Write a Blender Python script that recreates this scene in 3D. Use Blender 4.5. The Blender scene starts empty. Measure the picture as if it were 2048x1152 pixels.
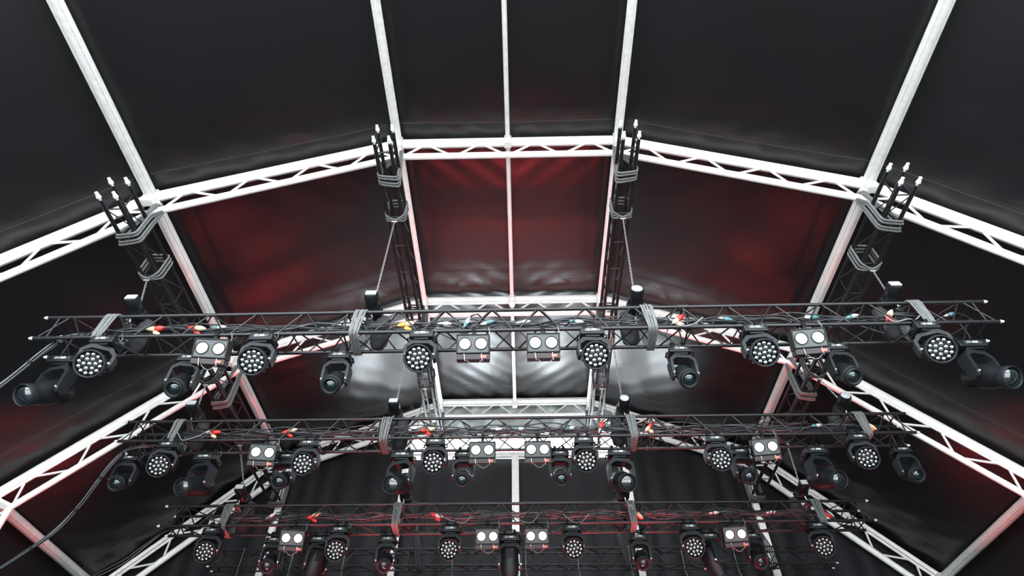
import bpy, bmesh, math, random
from mathutils import Vector, Matrix, Euler

random.seed(7)
C = bpy.context.scene.collection
SC = bpy.context.scene
PI = math.pi

# ------------------------------------------------------------------ camera
F_PX = 1232.8
pitch, roll, yaw = math.radians(47.559), math.radians(-0.2615), math.radians(-0.9218)
Fv = Vector((math.sin(yaw) * math.cos(pitch), math.cos(yaw) * math.cos(pitch), math.sin(pitch)))
Rv = Fv.cross(Vector((0, 0, 1))).normalized()
Uv = Rv.cross(Fv)
R2 = Rv * math.cos(roll) + Uv * math.sin(roll)
U2 = -Rv * math.sin(roll) + Uv * math.cos(roll)
cam_data = bpy.data.cameras.new('camera')
cam = bpy.data.objects.new('camera', cam_data)
C.objects.link(cam)
cam_data.sensor_fit = 'HORIZONTAL'
cam_data.sensor_width = 36.0
cam_data.lens = 36.0 * F_PX / 2048.0
cam_data.clip_start = 0.05
cam_data.clip_end = 300
cam.matrix_world = Matrix(((R2.x, U2.x, -Fv.x, 0), (R2.y, U2.y, -Fv.y, 0), (R2.z, U2.z, -Fv.z, 0), (0, 0, 0, 1)))
SC.camera = cam

# ------------------------------------------------------------------ exposure
SC.view_settings.view_transform = 'Standard'
SC.view_settings.look = 'None'
SC.view_settings.gamma = 1.0
SC.view_settings.use_curve_mapping = False
SC.view_settings.exposure = 0.22

# ------------------------------------------------------------------ sky (bright overcast day)
world = bpy.data.worlds.new('overcast_sky')
SC.world = world
world.use_nodes = True
nt = world.node_tree
nt.nodes.clear()
wo = nt.nodes.new('ShaderNodeOutputWorld')
bg = nt.nodes.new('ShaderNodeBackground')
tc = nt.nodes.new('ShaderNodeTexCoord')
sp = nt.nodes.new('ShaderNodeSeparateXYZ')
rp = nt.nodes.new('ShaderNodeValToRGB')
rp.color_ramp.elements[0].position = 0.47
rp.color_ramp.elements[0].color = (0.10, 0.105, 0.11, 1)
rp.color_ramp.elements[1].position = 0.52
rp.color_ramp.elements[1].color = (0.90, 0.95, 1.0, 1)
mr = nt.nodes.new('ShaderNodeMapRange')
mr.inputs['From Min'].default_value = -1
mr.inputs['From Max'].default_value = 1
nt.links.new(tc.outputs['Generated'], sp.inputs[0])
nt.links.new(sp.outputs['Z'], mr.inputs['Value'])
nt.links.new(mr.outputs['Result'], rp.inputs['Fac'])
nt.links.new(rp.outputs['Color'], bg.inputs['Color'])
bg.inputs['Strength'].default_value = 9.0
nt.links.new(bg.outputs[0], wo.inputs['Surface'])


def aim(o, d):
    o.rotation_euler = Vector(d).to_track_quat('-Z', 'Y').to_euler()


def lamp(name, kind, loc, target, energy, color, size=0.3, spot=60, blend=0.8, size_y=None):
    l = bpy.data.lights.new(name, kind)
    l.energy = energy
    l.color = color
    if kind == 'SPOT':
        l.spot_size = math.radians(spot)
        l.spot_blend = blend
        l.shadow_soft_size = size
    elif kind == 'AREA':
        l.shape = 'RECTANGLE'
        l.size = size
        l.size_y = size_y or size
    o = bpy.data.objects.new(name, l)
    C.objects.link(o)
    o.location = loc
    aim(o, Vector(target) - Vector(loc))
    return o


RED = (1.0, 0.07, 0.08)
# red floor cans on the stage, beaming up at the roof and at the backs of the fixtures
lamp('red_floor_light', 'SPOT', (-3.4, 9.2, -1.2), (-3.1, 6.3, 7.6), 18, RED, 0.15, 42, 1.0)
lamp('red_floor_light', 'SPOT', (3.2, 9.2, -1.2), (2.9, 6.3, 7.6), 18, RED, 0.15, 42, 1.0)
lamp('red_floor_light', 'SPOT', (-0.9, 9.2, -1.2), (-0.9, 5.6, 7.7), 15, RED, 0.15, 40, 1.0)
lamp('red_floor_light', 'SPOT', (0.7, 9.2, -1.2), (0.7, 5.6, 7.7), 15, RED, 0.15, 40, 1.0)
for _x in (-3.6, -2.5, -1.4, -0.1, 1.2, 2.3, 3.4):
    lamp('red_stage_light', 'SPOT', (_x * 0.84, 9.5, 2.7), (_x * 0.9, 8.1, 3.7), 58, RED, 0.12, 58, 1.0)
    lamp('red_stage_light', 'SPOT', (_x, 8.55, 0.6), (_x, 8.2, 4.0), 900, RED, 0.1, 40, 1.0)
    lamp('red_stage_light', 'SPOT', (_x * 1.2, 7.3, 0.6), (_x * 1.2, 6.9, 4.2), 290, RED, 0.1, 40, 1.0)
for _s in (-1, 1):
    lamp('red_stage_light', 'SPOT', (_s * 3.2, 9.4, 1.0), (_s * 6.5, 8.0, 3.9), 420, RED, 0.1, 34, 1.0)
    lamp('red_stage_light', 'SPOT', (_s * 2.6, 9.4, 1.0), (_s * 4.3, 8.3, 6.3), 300, RED, 0.1, 26, 1.0)
# added cool spots standing in for gap daylight on the rear roof bay
for _x in (-0.95, 0.72):
    lamp('gap_daylight_fill', 'SPOT', (_x, 10.4, 6.45), (_x, 9.2, 7.9), 180, (0.85, 0.95, 1.0), 0.45, 150, 1.0)
for _x in (-1.35, 1.12):
    lamp('gap_daylight_fill', 'SPOT', (_x, 10.3, 5.7), (_x, 9.4, 7.9), 120, (0.85, 0.95, 1.0), 0.5, 120, 1.0)
for _x in (-2.15, 1.9):
    lamp('gap_daylight_fill', 'SPOT', (_x, 10.3, 6.0), (_x, 9.2, 7.4), 110, (0.85, 0.95, 1.0), 0.35, 120, 1.0)


# ------------------------------------------------------------------ materials
def mat(name, color, rough=0.5, metal=0.0, spec=0.5, noise=None, bump=None, emis=None, coat=0.0):
    m = bpy.data.materials.new(name)
    m.use_nodes = True
    t = m.node_tree
    b = t.nodes['Principled BSDF']
    b.inputs['Base Color'].default_value = (*color, 1)
    b.inputs['Roughness'].default_value = rough
    b.inputs['Metallic'].default_value = metal
    b.inputs['Specular IOR Level'].default_value = spec
    b.inputs['Coat Weight'].default_value = coat
    co = t.nodes.new('ShaderNodeTexCoord')
    if noise:
        sc, amt, col2 = noise
        n = t.nodes.new('ShaderNodeTexNoise')
        n.inputs['Scale'].default_value = sc
        n.inputs['Detail'].default_value = 6
        r = t.nodes.new('ShaderNodeValToRGB')
        r.color_ramp.elements[0].position = 0.5 - amt
        r.color_ramp.elements[0].color = (*col2, 1)
        r.color_ramp.elements[1].position = 0.5 + amt
        r.color_ramp.elements[1].color = (*color, 1)
        t.links.new(co.outputs['Object'], n.inputs['Vector'])
        t.links.new(n.outputs['Fac'], r.inputs['Fac'])
        t.links.new(r.outputs['Color'], b.inputs['Base Color'])
    if bump:
        sc, st, vec = bump
        n = t.nodes.new('ShaderNodeTexNoise')
        n.inputs['Scale'].default_value = sc
        n.inputs['Detail'].default_value = 4
        mp = t.nodes.new('ShaderNodeMapping')
        mp.inputs['Scale'].default_value = vec
        bp = t.nodes.new('ShaderNodeBump')
        bp.inputs['Strength'].default_value = st
        bp.inputs['Distance'].default_value = 0.02
        t.links.new(co.outputs['Object'], mp.inputs['Vector'])
        t.links.new(mp.outputs['Vector'], n.inputs['Vector'])
        t.links.new(n.outputs['Fac'], bp.inputs['Height'])
        t.links.new(bp.outputs['Normal'], b.inputs['Normal'])
    if emis:
        b.inputs['Emission Color'].default_value = (*emis[0], 1)
        b.inputs['Emission Strength'].default_value = emis[1]
    return m


M = {
    'white_metal': mat('white_powder_coat', (0.90, 0.885, 0.86), 0.38, noise=(9, 0.2, (0.80, 0.78, 0.74))),
    'alu': mat('dull_aluminium', (0.74, 0.74, 0.72), 0.40, 0.1, noise=(14, 0.2, (0.60, 0.60, 0.58))),
    'black_steel': mat('black_truss_paint', (0.007, 0.008, 0.009), 0.32, 0.1, 0.5, noise=(25, 0.2, (0.016, 0.017, 0.018))),
    'plastic': mat('black_fixture_plastic', (0.006, 0.0072, 0.0085), 0.42, 0.0, 0.24, noise=(40, 0.3, (0.009, 0.011, 0.0125))),
    'yoke': mat('charcoal_yoke_plastic', (0.0125, 0.0155, 0.018), 0.5, 0.0, 0.22, noise=(50, 0.3, (0.010, 0.0125, 0.015))),
    'dark': mat('matte_black', (0.005, 0.0055, 0.006), 0.6, 0.0, 0.25),
    'steel': mat('bright_steel', (0.8, 0.8, 0.8), 0.22, 0.9),
    'spigot': mat('zinc_spigot', (0.85, 0.85, 0.85), 0.35, 0.2),
    'chain': mat('galvanised_chain', (0.35, 0.35, 0.35), 0.35, 0.8),
    'sling': mat('grey_sling_fabric', (0.20, 0.21, 0.205), 0.85, noise=(60, 0.3, (0.09, 0.095, 0.095)), bump=(160, 0.6, (1, 1, 0.2))),
    'dark_sling': mat('dark_sling_fabric', (0.055, 0.058, 0.06), 0.85, noise=(60, 0.3, (0.03, 0.032, 0.035))),
    'bag': mat('black_bag_cloth', (0.015, 0.016, 0.018), 0.8, bump=(14, 0.5, (1, 1, 0.25))),
    'lens': mat('led_lens', (0.46, 0.51, 0.51), 0.10, 1.0, 0.9),
    'glass': mat('coated_front_glass', (0.008, 0.014, 0.016), 0.05, 0.0, 1.0, coat=1.0),
    'glass_core': mat('inner_optic', (0.05, 0.085, 0.09), 0.08, 0.8, 1.0),
    'lamp_on': mat('lit_blinder_lamp', (1, 1, 1), 0.4, emis=((1.0, 0.99, 0.97), 1.6)),
    'bezel': mat('blinder_face_grey', (0.045, 0.055, 0.055), 0.4),
    'display': mat('display_panel_grey', (0.07, 0.08, 0.08), 0.3, noise=(70, 0.06, (0.02, 0.022, 0.022))),
    'key': mat('display_keys_white', (0.45, 0.47, 0.47), 0.35),
    'red_label': mat('red_warning_label', (0.75, 0.06, 0.04), 0.5),
    'ballast': mat('dark_maroon_tray', (0.014, 0.009, 0.010), 0.45),
    'red': mat('red_connector_plastic', (0.55, 0.03, 0.02), 0.4),
    'cream': mat('cream_connector_plastic', (0.6, 0.48, 0.3), 0.45),
    'yellow': mat('yellow_connector_plastic', (0.6, 0.32, 0.05), 0.45),
    'white_plastic': mat('white_connector_plastic', (0.5, 0.54, 0.55), 0.4),
    'teal': mat('teal_connector_plastic', (0.06, 0.17, 0.18), 0.4),
    'cable': mat('black_rubber_cable', (0.013, 0.014, 0.016), 0.38, 0.0, 0.6),
    'cable_blue': mat('blue_grey_cable', (0.025, 0.034, 0.042), 0.3, 0.0, 0.8),
    'cable_white': mat('pale_cable', (0.22, 0.225, 0.225), 0.45),
    'skirt': mat('crumpled_grey_sheet', (0.34, 0.36, 0.355), 0.45, bump=(5, 1.0, (0.6, 1, 3))),
    'deck': mat('stage_deck', (0.55, 0.55, 0.54), 0.8, noise=(2, 0.3, (0.46, 0.46, 0.45))),
}


def membrane(name, color, rough, coat=0.0):
    m = bpy.data.materials.new(name)
    m.use_nodes = True
    t = m.node_tree
    b = t.nodes['Principled BSDF']
    co = t.nodes.new('ShaderNodeTexCoord')
    n = t.nodes.new('ShaderNodeTexNoise')
    n.inputs['Scale'].default_value = 0.6
    n.inputs['Detail'].default_value = 5
    r = t.nodes.new('ShaderNodeValToRGB')
    r.color_ramp.elements[0].position = 0.3
    r.color_ramp.elements[0].color = (*[c * 0.75 for c in color], 1)
    r.color_ramp.elements[1].position = 0.7
    r.color_ramp.elements[1].color = (*[c * 1.2 for c in color], 1)
    t.links.new(co.outputs['Object'], n.inputs['Vector'])
    t.links.new(n.outputs['Fac'], r.inputs['Fac'])
    t.links.new(r.outputs['Color'], b.inputs['Base Color'])
    b.inputs['Roughness'].default_value = rough
    b.inputs['Specular IOR Level'].default_value = 0.3
    b.inputs['Coat Weight'].default_value = coat
    b.inputs['Coat Roughness'].default_value = 0.27
    b.inputs['Coat IOR'].default_value = 1.5
    mp = t.nodes.new('ShaderNodeMapping')
    mp.inputs['Rotation'].default_value = (0, 0, 0.6)
    mp.inputs['Scale'].default_value = (1.0, 0.22, 1)
    n2 = t.nodes.new('ShaderNodeTexNoise')
    n2.inputs['Scale'].default_value = 2.2
    n2.inputs['Detail'].default_value = 2
    bp = t.nodes.new('ShaderNodeBump')
    bp.inputs['Strength'].default_value = 0.15
    bp.inputs['Distance'].default_value = 0.05
    t.links.new(co.outputs['Object'], mp.inputs['Vector'])
    t.links.new(mp.outputs['Vector'], n2.inputs['Vector'])
    t.links.new(n2.outputs['Fac'], bp.inputs['Height'])
    t.links.new(bp.outputs['Normal'], b.inputs['Normal'])
    return m


M['roof'] = membrane('black_tent_membrane', (0.0034, 0.0034, 0.0046), 0.45, 0.85)
M['wall'] = membrane('black_wall_cloth', (0.0050, 0.0055, 0.0068), 0.6)
M['stage'] = mat('black_stage_deck', (0.02, 0.02, 0.02), 0.6)
M['seam'] = mat('membrane_seam_tape', (0.014, 0.013, 0.015), 0.35)


# ------------------------------------------------------------------ mesh helper
class MB:
    def __init__(s):
        s.v, s.f, s.sm = [], [], []

    def add(s, vs, fs, smooth=True, mtx=None):
        o = len(s.v)
        s.v += [tuple((mtx @ Vector(p)) if mtx else p) for p in vs]
        for f in fs:
            s.f.append([i + o for i in f])
            s.sm.append(smooth)
        return s

    def path(s, pts, r, n=8, closed=False, flat=1.0, smooth=True):
        P = [Vector(p) for p in pts]
        k = len(P)
        rs = r if isinstance(r, (list, tuple)) else [r] * k
        vs, fs = [], []
        ref = None
        for i in range(k):
            if closed:
                d = (P[(i + 1) % k] - P[(i - 1) % k]).normalized()
            else:
                d = (P[min(i + 1, k - 1)] - P[max(i - 1, 0)]).normalized()
            if ref is None:
                ref = Vector((0, 0, 1)) if abs(d.z) < 0.9 else Vector((1, 0, 0))
            a = (ref - d * ref.dot(d))
            if a.length < 1e-4:
                a = Vector((1, 0, 0)) - d * d.x
            a.normalize()
            b = d.cross(a)
            ref = a
            for j in range(n):
                t = 2 * PI * j / n
                vs.append(tuple(P[i] + a * (math.cos(t) * rs[i] * flat) + b * (math.sin(t) * rs[i])))
        for i in range(k if closed else k - 1):
            for j in range(n):
                a0, a1 = i * n + j, i * n + (j + 1) % n
                b0, b1 = ((i + 1) % k) * n + j, ((i + 1) % k) * n + (j + 1) % n
                fs.append((a0, a1, b1, b0))
        s.add(vs, fs, smooth)
        if not closed:
            s.add([vs[j] for j in range(n)], [tuple(range(n))[::-1]], False)
            s.add([vs[(k - 1) * n + j] for j in range(n)], [tuple(range(n))], False)
        return s

    def tube(s, a, b, r, n=10):
        return s.path([a, b], r, n)

    def box(s, c, d, bev=0.0, mtx=None):
        bm = bmesh.new()
        bmesh.ops.create_cube(bm, size=1.0)
        for v in bm.verts:
            v.co = Vector((v.co.x * d[0], v.co.y * d[1], v.co.z * d[2])) + Vector(c)
        if bev:
            bmesh.ops.bevel(bm, geom=list(bm.edges), offset=bev, segments=2, profile=0.6, affect='EDGES')
        bm.verts.index_update()
        s.add([tuple(v.co) for v in bm.verts], [[v.index for v in f.verts] for f in bm.faces], False, mtx)
        bm.free()
        return s

    def lathe(s, prof, n=24, mtx=None, smooth=True, cap=True):
        """prof: (radius, depth) pairs; the axis is -Y (depth runs forward)."""
        vs, fs = [], []
        for r, h in prof:
            for j in range(n):
                t = 2 * PI * j / n
                vs.append((r * math.cos(t), -h, r * math.sin(t)))
        for i in range(len(prof) - 1):
            for j in range(n):
                fs.append((i * n + j, (i + 1) * n + j, (i + 1) * n + (j + 1) % n, i * n + (j + 1) % n))
        s.add(vs, fs, smooth, mtx)
        if prof[0][0] > 1e-4 and cap:
            s.add([vs[j] for j in range(n)], [tuple(range(n))], False, mtx)
        if prof[-1][0] > 1e-4 and cap:
            o = (len(prof) - 1) * n
            s.add([vs[o + j] for j in range(n)], [tuple(range(n))[::-1]], False, mtx)
        return s

    def build(s, name, m, parent=None, loc=(0, 0, 0), rot=None):
        me = bpy.data.meshes.new(name)
        me.from_pydata(s.v, [], s.f)
        me.polygons.foreach_set('use_smooth', s.sm)
        me.materials.append(m)
        me.update()
        o = bpy.data.objects.new(name, me)
        C.objects.link(o)
        o.location = loc
        if rot:
            o.rotation_euler = rot
        if parent:
            o.parent = parent
        return o


def link_mesh(name, me, parent, loc=(0, 0, 0), rot=None):
    o = bpy.data.objects.new(name, me)
    C.objects.link(o)
    o.parent = parent
    o.location = loc
    if rot:
        o.rotation_euler = rot
    return o


def empty(name, loc, label, cat, group=None, rot=None):
    o = bpy.data.objects.new(name, None)
    o.empty_display_size = 0.1
    C.objects.link(o)
    o.location = loc
    if rot:
        o.rotation_euler = rot
    tag(o, label, cat, group)
    return o


def tag(o, label, cat, group=None):
    o['label'] = label
    o['category'] = cat
    if group:
        o['group'] = group
    return o


def copy_tree(o, parent=None):
    c = o.copy()
    C.objects.link(c)
    if parent:
        c.parent = parent
    for ch in KIDS.get(o.name, []):
        copy_tree(ch, c)
    return c


KIDS = {}


def freeze(o):
    """remember the children of a prototype"""
    KIDS[o.name] = list(o.children)
    for ch in o.children:
        freeze(ch)


def structure(o):
    o['kind'] = 'structure'
    return o


def unit_bar(name, a, b, r, m, parent, cache={}):
    """a bar between two points as an object of its own"""
    return MB().tube(a, b, r, 8).build(name, m, parent)


# ------------------------------------------------------------------ tent geometry
XC = -0.12
ARCH_Y = [4.36, 7.43, 10.34]
HX0, HX1, HX2 = 1.475, 4.32, 6.58
Z0, Z1, Z2 = 7.478, 6.293, 4.03
GROUND = -1.6
PROF = [(-HX2, GROUND), (-HX2, Z2), (-HX1, Z1), (-HX0, Z0), (HX0, Z0), (HX1, Z1), (HX2, Z2), (HX2, GROUND)]


def offset_profile(d):
    P = [Vector((x + XC, z)) for x, z in PROF]
    out = []
    for i, p in enumerate(P):
        ns = []
        for a, b in ((i - 1, i), (i, i + 1)):
            if a < 0 or b >= len(P):
                continue
            t = (P[b] - P[a]).normalized()
            ns.append(Vector((-t.y, t.x)))
        n = sum(ns, Vector((0, 0)))
        if len(ns) == 2:
            n = n / (1 + ns[0].dot(ns[1]))
        out.append(p + n * d)
    return out


INN = offset_profile(0.0)
OUT = offset_profile(0.345)
ROOF = offset_profile(0.46)


def arch(idx, Y, label):
    root = empty('roof_arch', (0, Y, 0), label, 'roof arch', 'white tent roof arches')
    m = M['white_metal']
    oc = MB()
    if idx == 2:
        oc.path([(p.x, 0, p.y) for p in OUT[3:5]], 0.072, 14)
        for q in (OUT[:4], OUT[4:]):
            oc.path([(p.x, 0, p.y) for p in q], 0.040, 14)
    else:
        oc.path([(p.x, 0, p.y) for p in OUT], 0.068, 14)
    rail = offset_profile(0.345 - 0.083)
    oc.path([(p.x, -0.012, p.y) for p in rail], 0.026, 8)
    oc.build('outer_chord', m, root)
    ic = MB()
    if idx == 2:
        ic.path([(p.x, 0, p.y) for p in INN[3:5]], 0.044, 12)
        for q in (INN[:4], INN[4:]):
            ic.path([(p.x, 0, p.y) for p in q], 0.056, 12)
            for dz in (-0.03, 0.0, 0.03):
                ic.path([(p.x, -0.052 + abs(dz) * 0.4, p.y + dz) for p in q], 0.009, 6)
    else:
        ic.path([(p.x, 0, p.y) for p in INN], 0.045, 12)
    ic.build('inner_chord', m, root)
    for i in range(len(INN) - 1):
        a, b = INN[i], INN[i + 1]
        ao, bo = OUT[i], OUT[i + 1]
        n = 4 if i not in (0, 6) else 7
        for k in range(n):
            p0 = a.lerp(b, (k + 0.03) / n)
            p1 = a.lerp(b, (k + 0.97) / n)
            q = ao.lerp(bo, (k + 0.5) / n)
            q = q + (a.lerp(b, (k + 0.5) / n) - q) * 0.16
            t = (b - a).normalized() * 0.035
            unit_bar('brace', (p0.x, 0, p0.y), (q.x - t.x, 0, q.y - t.y), 0.0165, m, root)
            unit_bar('brace', (q.x + t.x, 0, q.y + t.y), (p1.x, 0, p1.y), 0.0165, m, root)
    for i in range(1, 7):
        g = MB()
        a, b = Vector((INN[i].x, 0, INN[i].y)), Vector((OUT[i].x, 0, OUT[i].y))
        d = (b - a).normalized()
        g.path([a - d * 0.02, b + d * 0.02], 0.05, 4, flat=1.0, smooth=False)
        g.build('node_plate', m, root)
    return root


arch(0, ARCH_Y[0], 'white lattice roof arch nearest the viewer, its whole top span clear of the lighting trusses')
arch(1, ARCH_Y[1], 'white lattice roof arch seen directly behind the nearest black lighting truss')
arch(2, ARCH_Y[2], 'rearmost white lattice roof arch, above the bright daylight gap')

# purlins: one length of tube per bay and line
lines = [(2, 'left eave'), (3, 'left outer'), (4, 'left inner'), (5, 'right inner'), (6, 'right outer'), (7, 'right eave')]
BAY = ['front bay, ahead of the nearest arch', 'middle bay, between the first two arches', 'rear bay, between the last two arches']
ys = [1.2] + ARCH_Y
for bay in range(3):
    y0, y1 = ys[bay], ys[bay + 1]
    ya = y0 + (0.075 if bay else 0)
    yb = y1 - 0.075
    for i, nm in lines:
        p = OUT[i - 1]
        q = INN[i - 1]
        c = p.lerp(q, 0.12)
        r = 0.068 if i in (2, 3, 6, 7) else 0.054
        mb = MB()
        mb.path([(c.x, ya, c.y), (c.x, yb, c.y)], r, 12)
        mb.path([(c.x + r * 0.8, ya, c.y - r * 0.5), (c.x + r * 0.8, yb, c.y - r * 0.5)], 0.018, 6)
        mb.path([(c.x - r * 0.8, ya, c.y - r * 0.5), (c.x - r * 0.8, yb, c.y - r * 0.5)], 0.018, 6)
        mb.box((c.x, yb + 0.02, c.y - 0.05), (r * 2.3, 0.1, 0.24), 0.01)
        o = mb.build('roof_purlin', M['alu'] if bay == 0 or i in (2, 7) else M['white_metal'])
        tag(o, '%s roof purlin tube in the %s' % (nm, BAY[bay]), 'roof purlin', 'roof purlins along the tent')
    cz = OUT[3].y - 0.03
    mb = MB()
    mb.path([(XC, ya, cz), (XC, yb, cz)], 0.033, 10)
    mb.box((XC, yb + 0.02, cz - 0.05), (0.10, 0.10, 0.20), 0.01)
    o = mb.build('roof_purlin', M['alu'] if bay == 0 else M['white_metal'])
    tag(o, 'slim central ridge tube in the %s' % BAY[bay], 'roof purlin', 'roof purlins along the tent')


# ------------------------------------------------------------------ roof membrane
def roof_sheet():
    mb = MB()
    pts, nrm = [], []
    segs = []
    for i in range(1, 6):
        a, b = ROOF[i], ROOF[i + 1]
        L = (b - a).length
        n = max(2, int(L / 0.07))
        for k in range(n):
            t = k / n
            p = a.lerp(b, t)
            d = (b - a).normalized()
            segs.append((p, Vector((-d.y, d.x)), t, i, L))
    segs.append((ROOF[6], Vector((0.5, 0.6)).normalized(), 0, 6, 1))
    y0, y1 = 1.2, 10.62
    ny = 150
    rnd = random.Random(3)
    ph = [rnd.uniform(0, 6) for _ in range(12)]
    vs, fs = [], []
    for j in range(ny + 1):
        y = y0 + (y1 - y0) * j / ny
        dn = min(abs(y - a) for a in ARCH_Y)
        side = 1 if y < min(ARCH_Y, key=lambda a: abs(y - a)) else -1
        for (p, n, t, i, L) in segs:
            edge = math.sin(PI * t) if i < 6 else 0
            bay_t = 0.5
            sag = 0.05 * edge * min(1, dn / 0.8)
            s = t * L
            rear = min(1, max(0, (y - 8.2) / 0.8))
            amp = 0.0075 * (1 + 1.1 * rear) * math.exp(-dn / (0.5 + 0.35 * rear)) * (0.35 + 0.65 * edge)
            if i == 3:
                cen = 1 - abs(2 * t - 1)
                w = math.sin((s * 13 + (1 if t > 0.5 else -1) * y * 15) + ph[0]) * amp * 1.3 + math.sin(s * 27 + y * 9 + ph[1]) * amp * 0.3
            else:
                w = math.sin(s * 9 + (1 if i > 3 else -1) * y * 12 + ph[i]) * amp + math.sin(s * 21 - y * 7 + ph[i + 2]) * amp * 0.4
            q = p + n * (-sag + w)
            vs.append((q.x, y, q.y))
    k = len(segs)
    for j in range(ny):
        for i in range(k - 1):
            fs.append((j * k + i, j * k + i + 1, (j + 1) * k + i + 1, (j + 1) * k + i))
    mb.add(vs, fs, True)
    return mb


structure(roof_sheet().build('ceiling', M['roof']))
sm = MB()
for yy in (4.06, 6.92, 9.8):
    pr = offset_profile(0.40 if yy < 9 else 0.40)
    pts = []
    for i in range(1, 6):
        for k in range(8):
            p = pr[i].lerp(pr[i + 1], k / 8)
            e = 0.03 * math.sin(PI * k / 8)
            pts.append((p.x, yy, p.y - e))
    pts.append((pr[6].x, yy, pr[6].y))
    sm.path(pts, 0.0045, 5)
structure(sm.build('trim_1', M['seam']))

# side walls and back wall
for nm, i0, i1, sx in (('wall_left', 0, 1, -1), ('wall_right', 7, 6, 1)):
    mb = MB()
    vs, fs = [], []
    nz, ny = 12, 60
    for j in range(ny + 1):
        y = 1.2 + (10.4 - 1.2) * j / ny
        for k in range(nz + 1):
            z = GROUND + (ROOF[i1].y - GROUND) * k / nz
            w = 0.03 * math.sin(y * 7 + k * 0.3) * math.sin(PI * k / nz)
            vs.append((ROOF[i1].x + w, y, z))
    for j in range(ny):
        for k in range(nz):
            a = j * (nz + 1) + k
            fs.append((a, a + 1, a + nz + 2, a + nz + 1))
    structure(mb.add(vs, fs, True).build(nm, M['wall']))


def roof_z(x, prof=ROOF):
    for i in range(1, 6):
        a, b = prof[i], prof[i + 1]
        if a.x <= x <= b.x:
            return a.y + (b.y - a.y) * (x - a.x) / (b.x - a.x)
    return prof[1].y


BWY = 10.46
GX0, GX1, GZ0, GZ1 = XC - 2.06, XC + 2.06, 6.58, 7.08
mb = MB()
vs, fs = [], []
nx = 260
nz = 24
for (xa, xb, ztop) in ((ROOF[1].x, GX0, None), (GX0, GX1, GZ0), (GX1, ROOF[6].x, None)):
    n = int((xb - xa) / 0.05)
    o = len(vs)
    for j in range(n + 1):
        x = xa + (xb - xa) * j / n
        zt = ztop if ztop else roof_z(x)
        for k in range(nz + 1):
            z = GROUND + (zt - GROUND) * k / nz
            fold = 0.018 * math.sin(x * 16 + 1.5 * math.sin(x * 3.1)) * (1 - k / nz) ** 0.3
            vs.append((x, BWY + 0.03 + fold, z))
    for j in range(n):
        for k in range(nz):
            a = o + j * (nz + 1) + k
            fs.append((a, a + nz + 1, a + nz + 2, a + 1))
mb.add(vs, fs, True)
structure(mb.build('wall_back', M['wall']))

# crumpled grey sheet above the daylight gap
mb = MB()
vs, fs = [], []
n, nz = 80, 14
for j in range(n + 1):
    x = GX0 + (GX1 - GX0) * j / n
    for k in range(nz + 1):
        zb = GZ1 + 0.05 * math.sin((x - XC) * 2.4) ** 2
        z = zb + (min(roof_z(x), 7.95) - zb) * k / nz
        w = 0.03 * math.sin(x * 9 + k * 0.5) + 0.02 * math.sin(x * 23 - k * 0.9)
        vs.append((x, BWY + 0.02 + w, z))
for j in range(n):
    for k in range(nz):
        a = j * (nz + 1) + k
        fs.append((a, a + nz + 1, a + nz + 2, a + 1))
tag(mb.add(vs, fs, True).build('fabric_valance', M['skirt']), 'crumpled grey fabric sheet hanging behind the rearmost arch above the daylight gap', 'fabric sheet')

# floor
mb = MB().box((0, 0, GROUND - 0.05), (60, 60, 0.1))
structure(mb.build('floor', M['deck']))
structure(MB().box((XC, 5.0, GROUND + 0.03), (16, 12.4, 0.06)).build('floor_stage', M['stage']))


# back wall posts and beam
def grooved(mb, a, b, w, d):
    a, b = Vector(a), Vector(b)
    ax = (b - a).normalized()
    side = Vector((0, 1, 0)).cross(ax).normalized()
    m = Matrix((( side.x, 0, ax.x, (a.x + b.x) / 2), (side.y, 1, ax.y, (a.y + b.y) / 2), (side.z, 0, ax.z, (a.z + b.z) / 2), (0, 0, 0, 1)))
    L = (b - a).length
    mb.box((0, 0, 0), (w, d, L), 0.006, m)
    for s in (-0.28, 0, 0.28):
        mb.box((w * s, -d / 2 - 0.006, 0), (w * 0.13, 0.014, L), 0, m)


for x, nm, zt in ((XC, 'central', 6.55), (XC - 2.08, 'left inner', 6.95), (XC + 2.08, 'right inner', 6.95), (XC - 4.28, 'left outer', 6.2), (XC + 4.28, 'right outer', 6.2)):
    mb = MB()
    grooved(mb, (x, 10.36, GROUND), (x, 10.36, zt), 0.13 if nm == 'central' else 0.11, 0.07)
    tag(mb.build('wall_post', M['white_metal']), '%s white grooved upright post of the black back wall' % nm, 'post', 'white posts of the back wall')
mb = MB()
grooved(mb, (GX0, 10.37, GZ0), (GX1, 10.37, GZ0), 0.09, 0.07)
tag(mb.build('wall_beam', M['white_metal']), 'white horizontal beam under the bright daylight gap in the back wall', 'beam')


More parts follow.
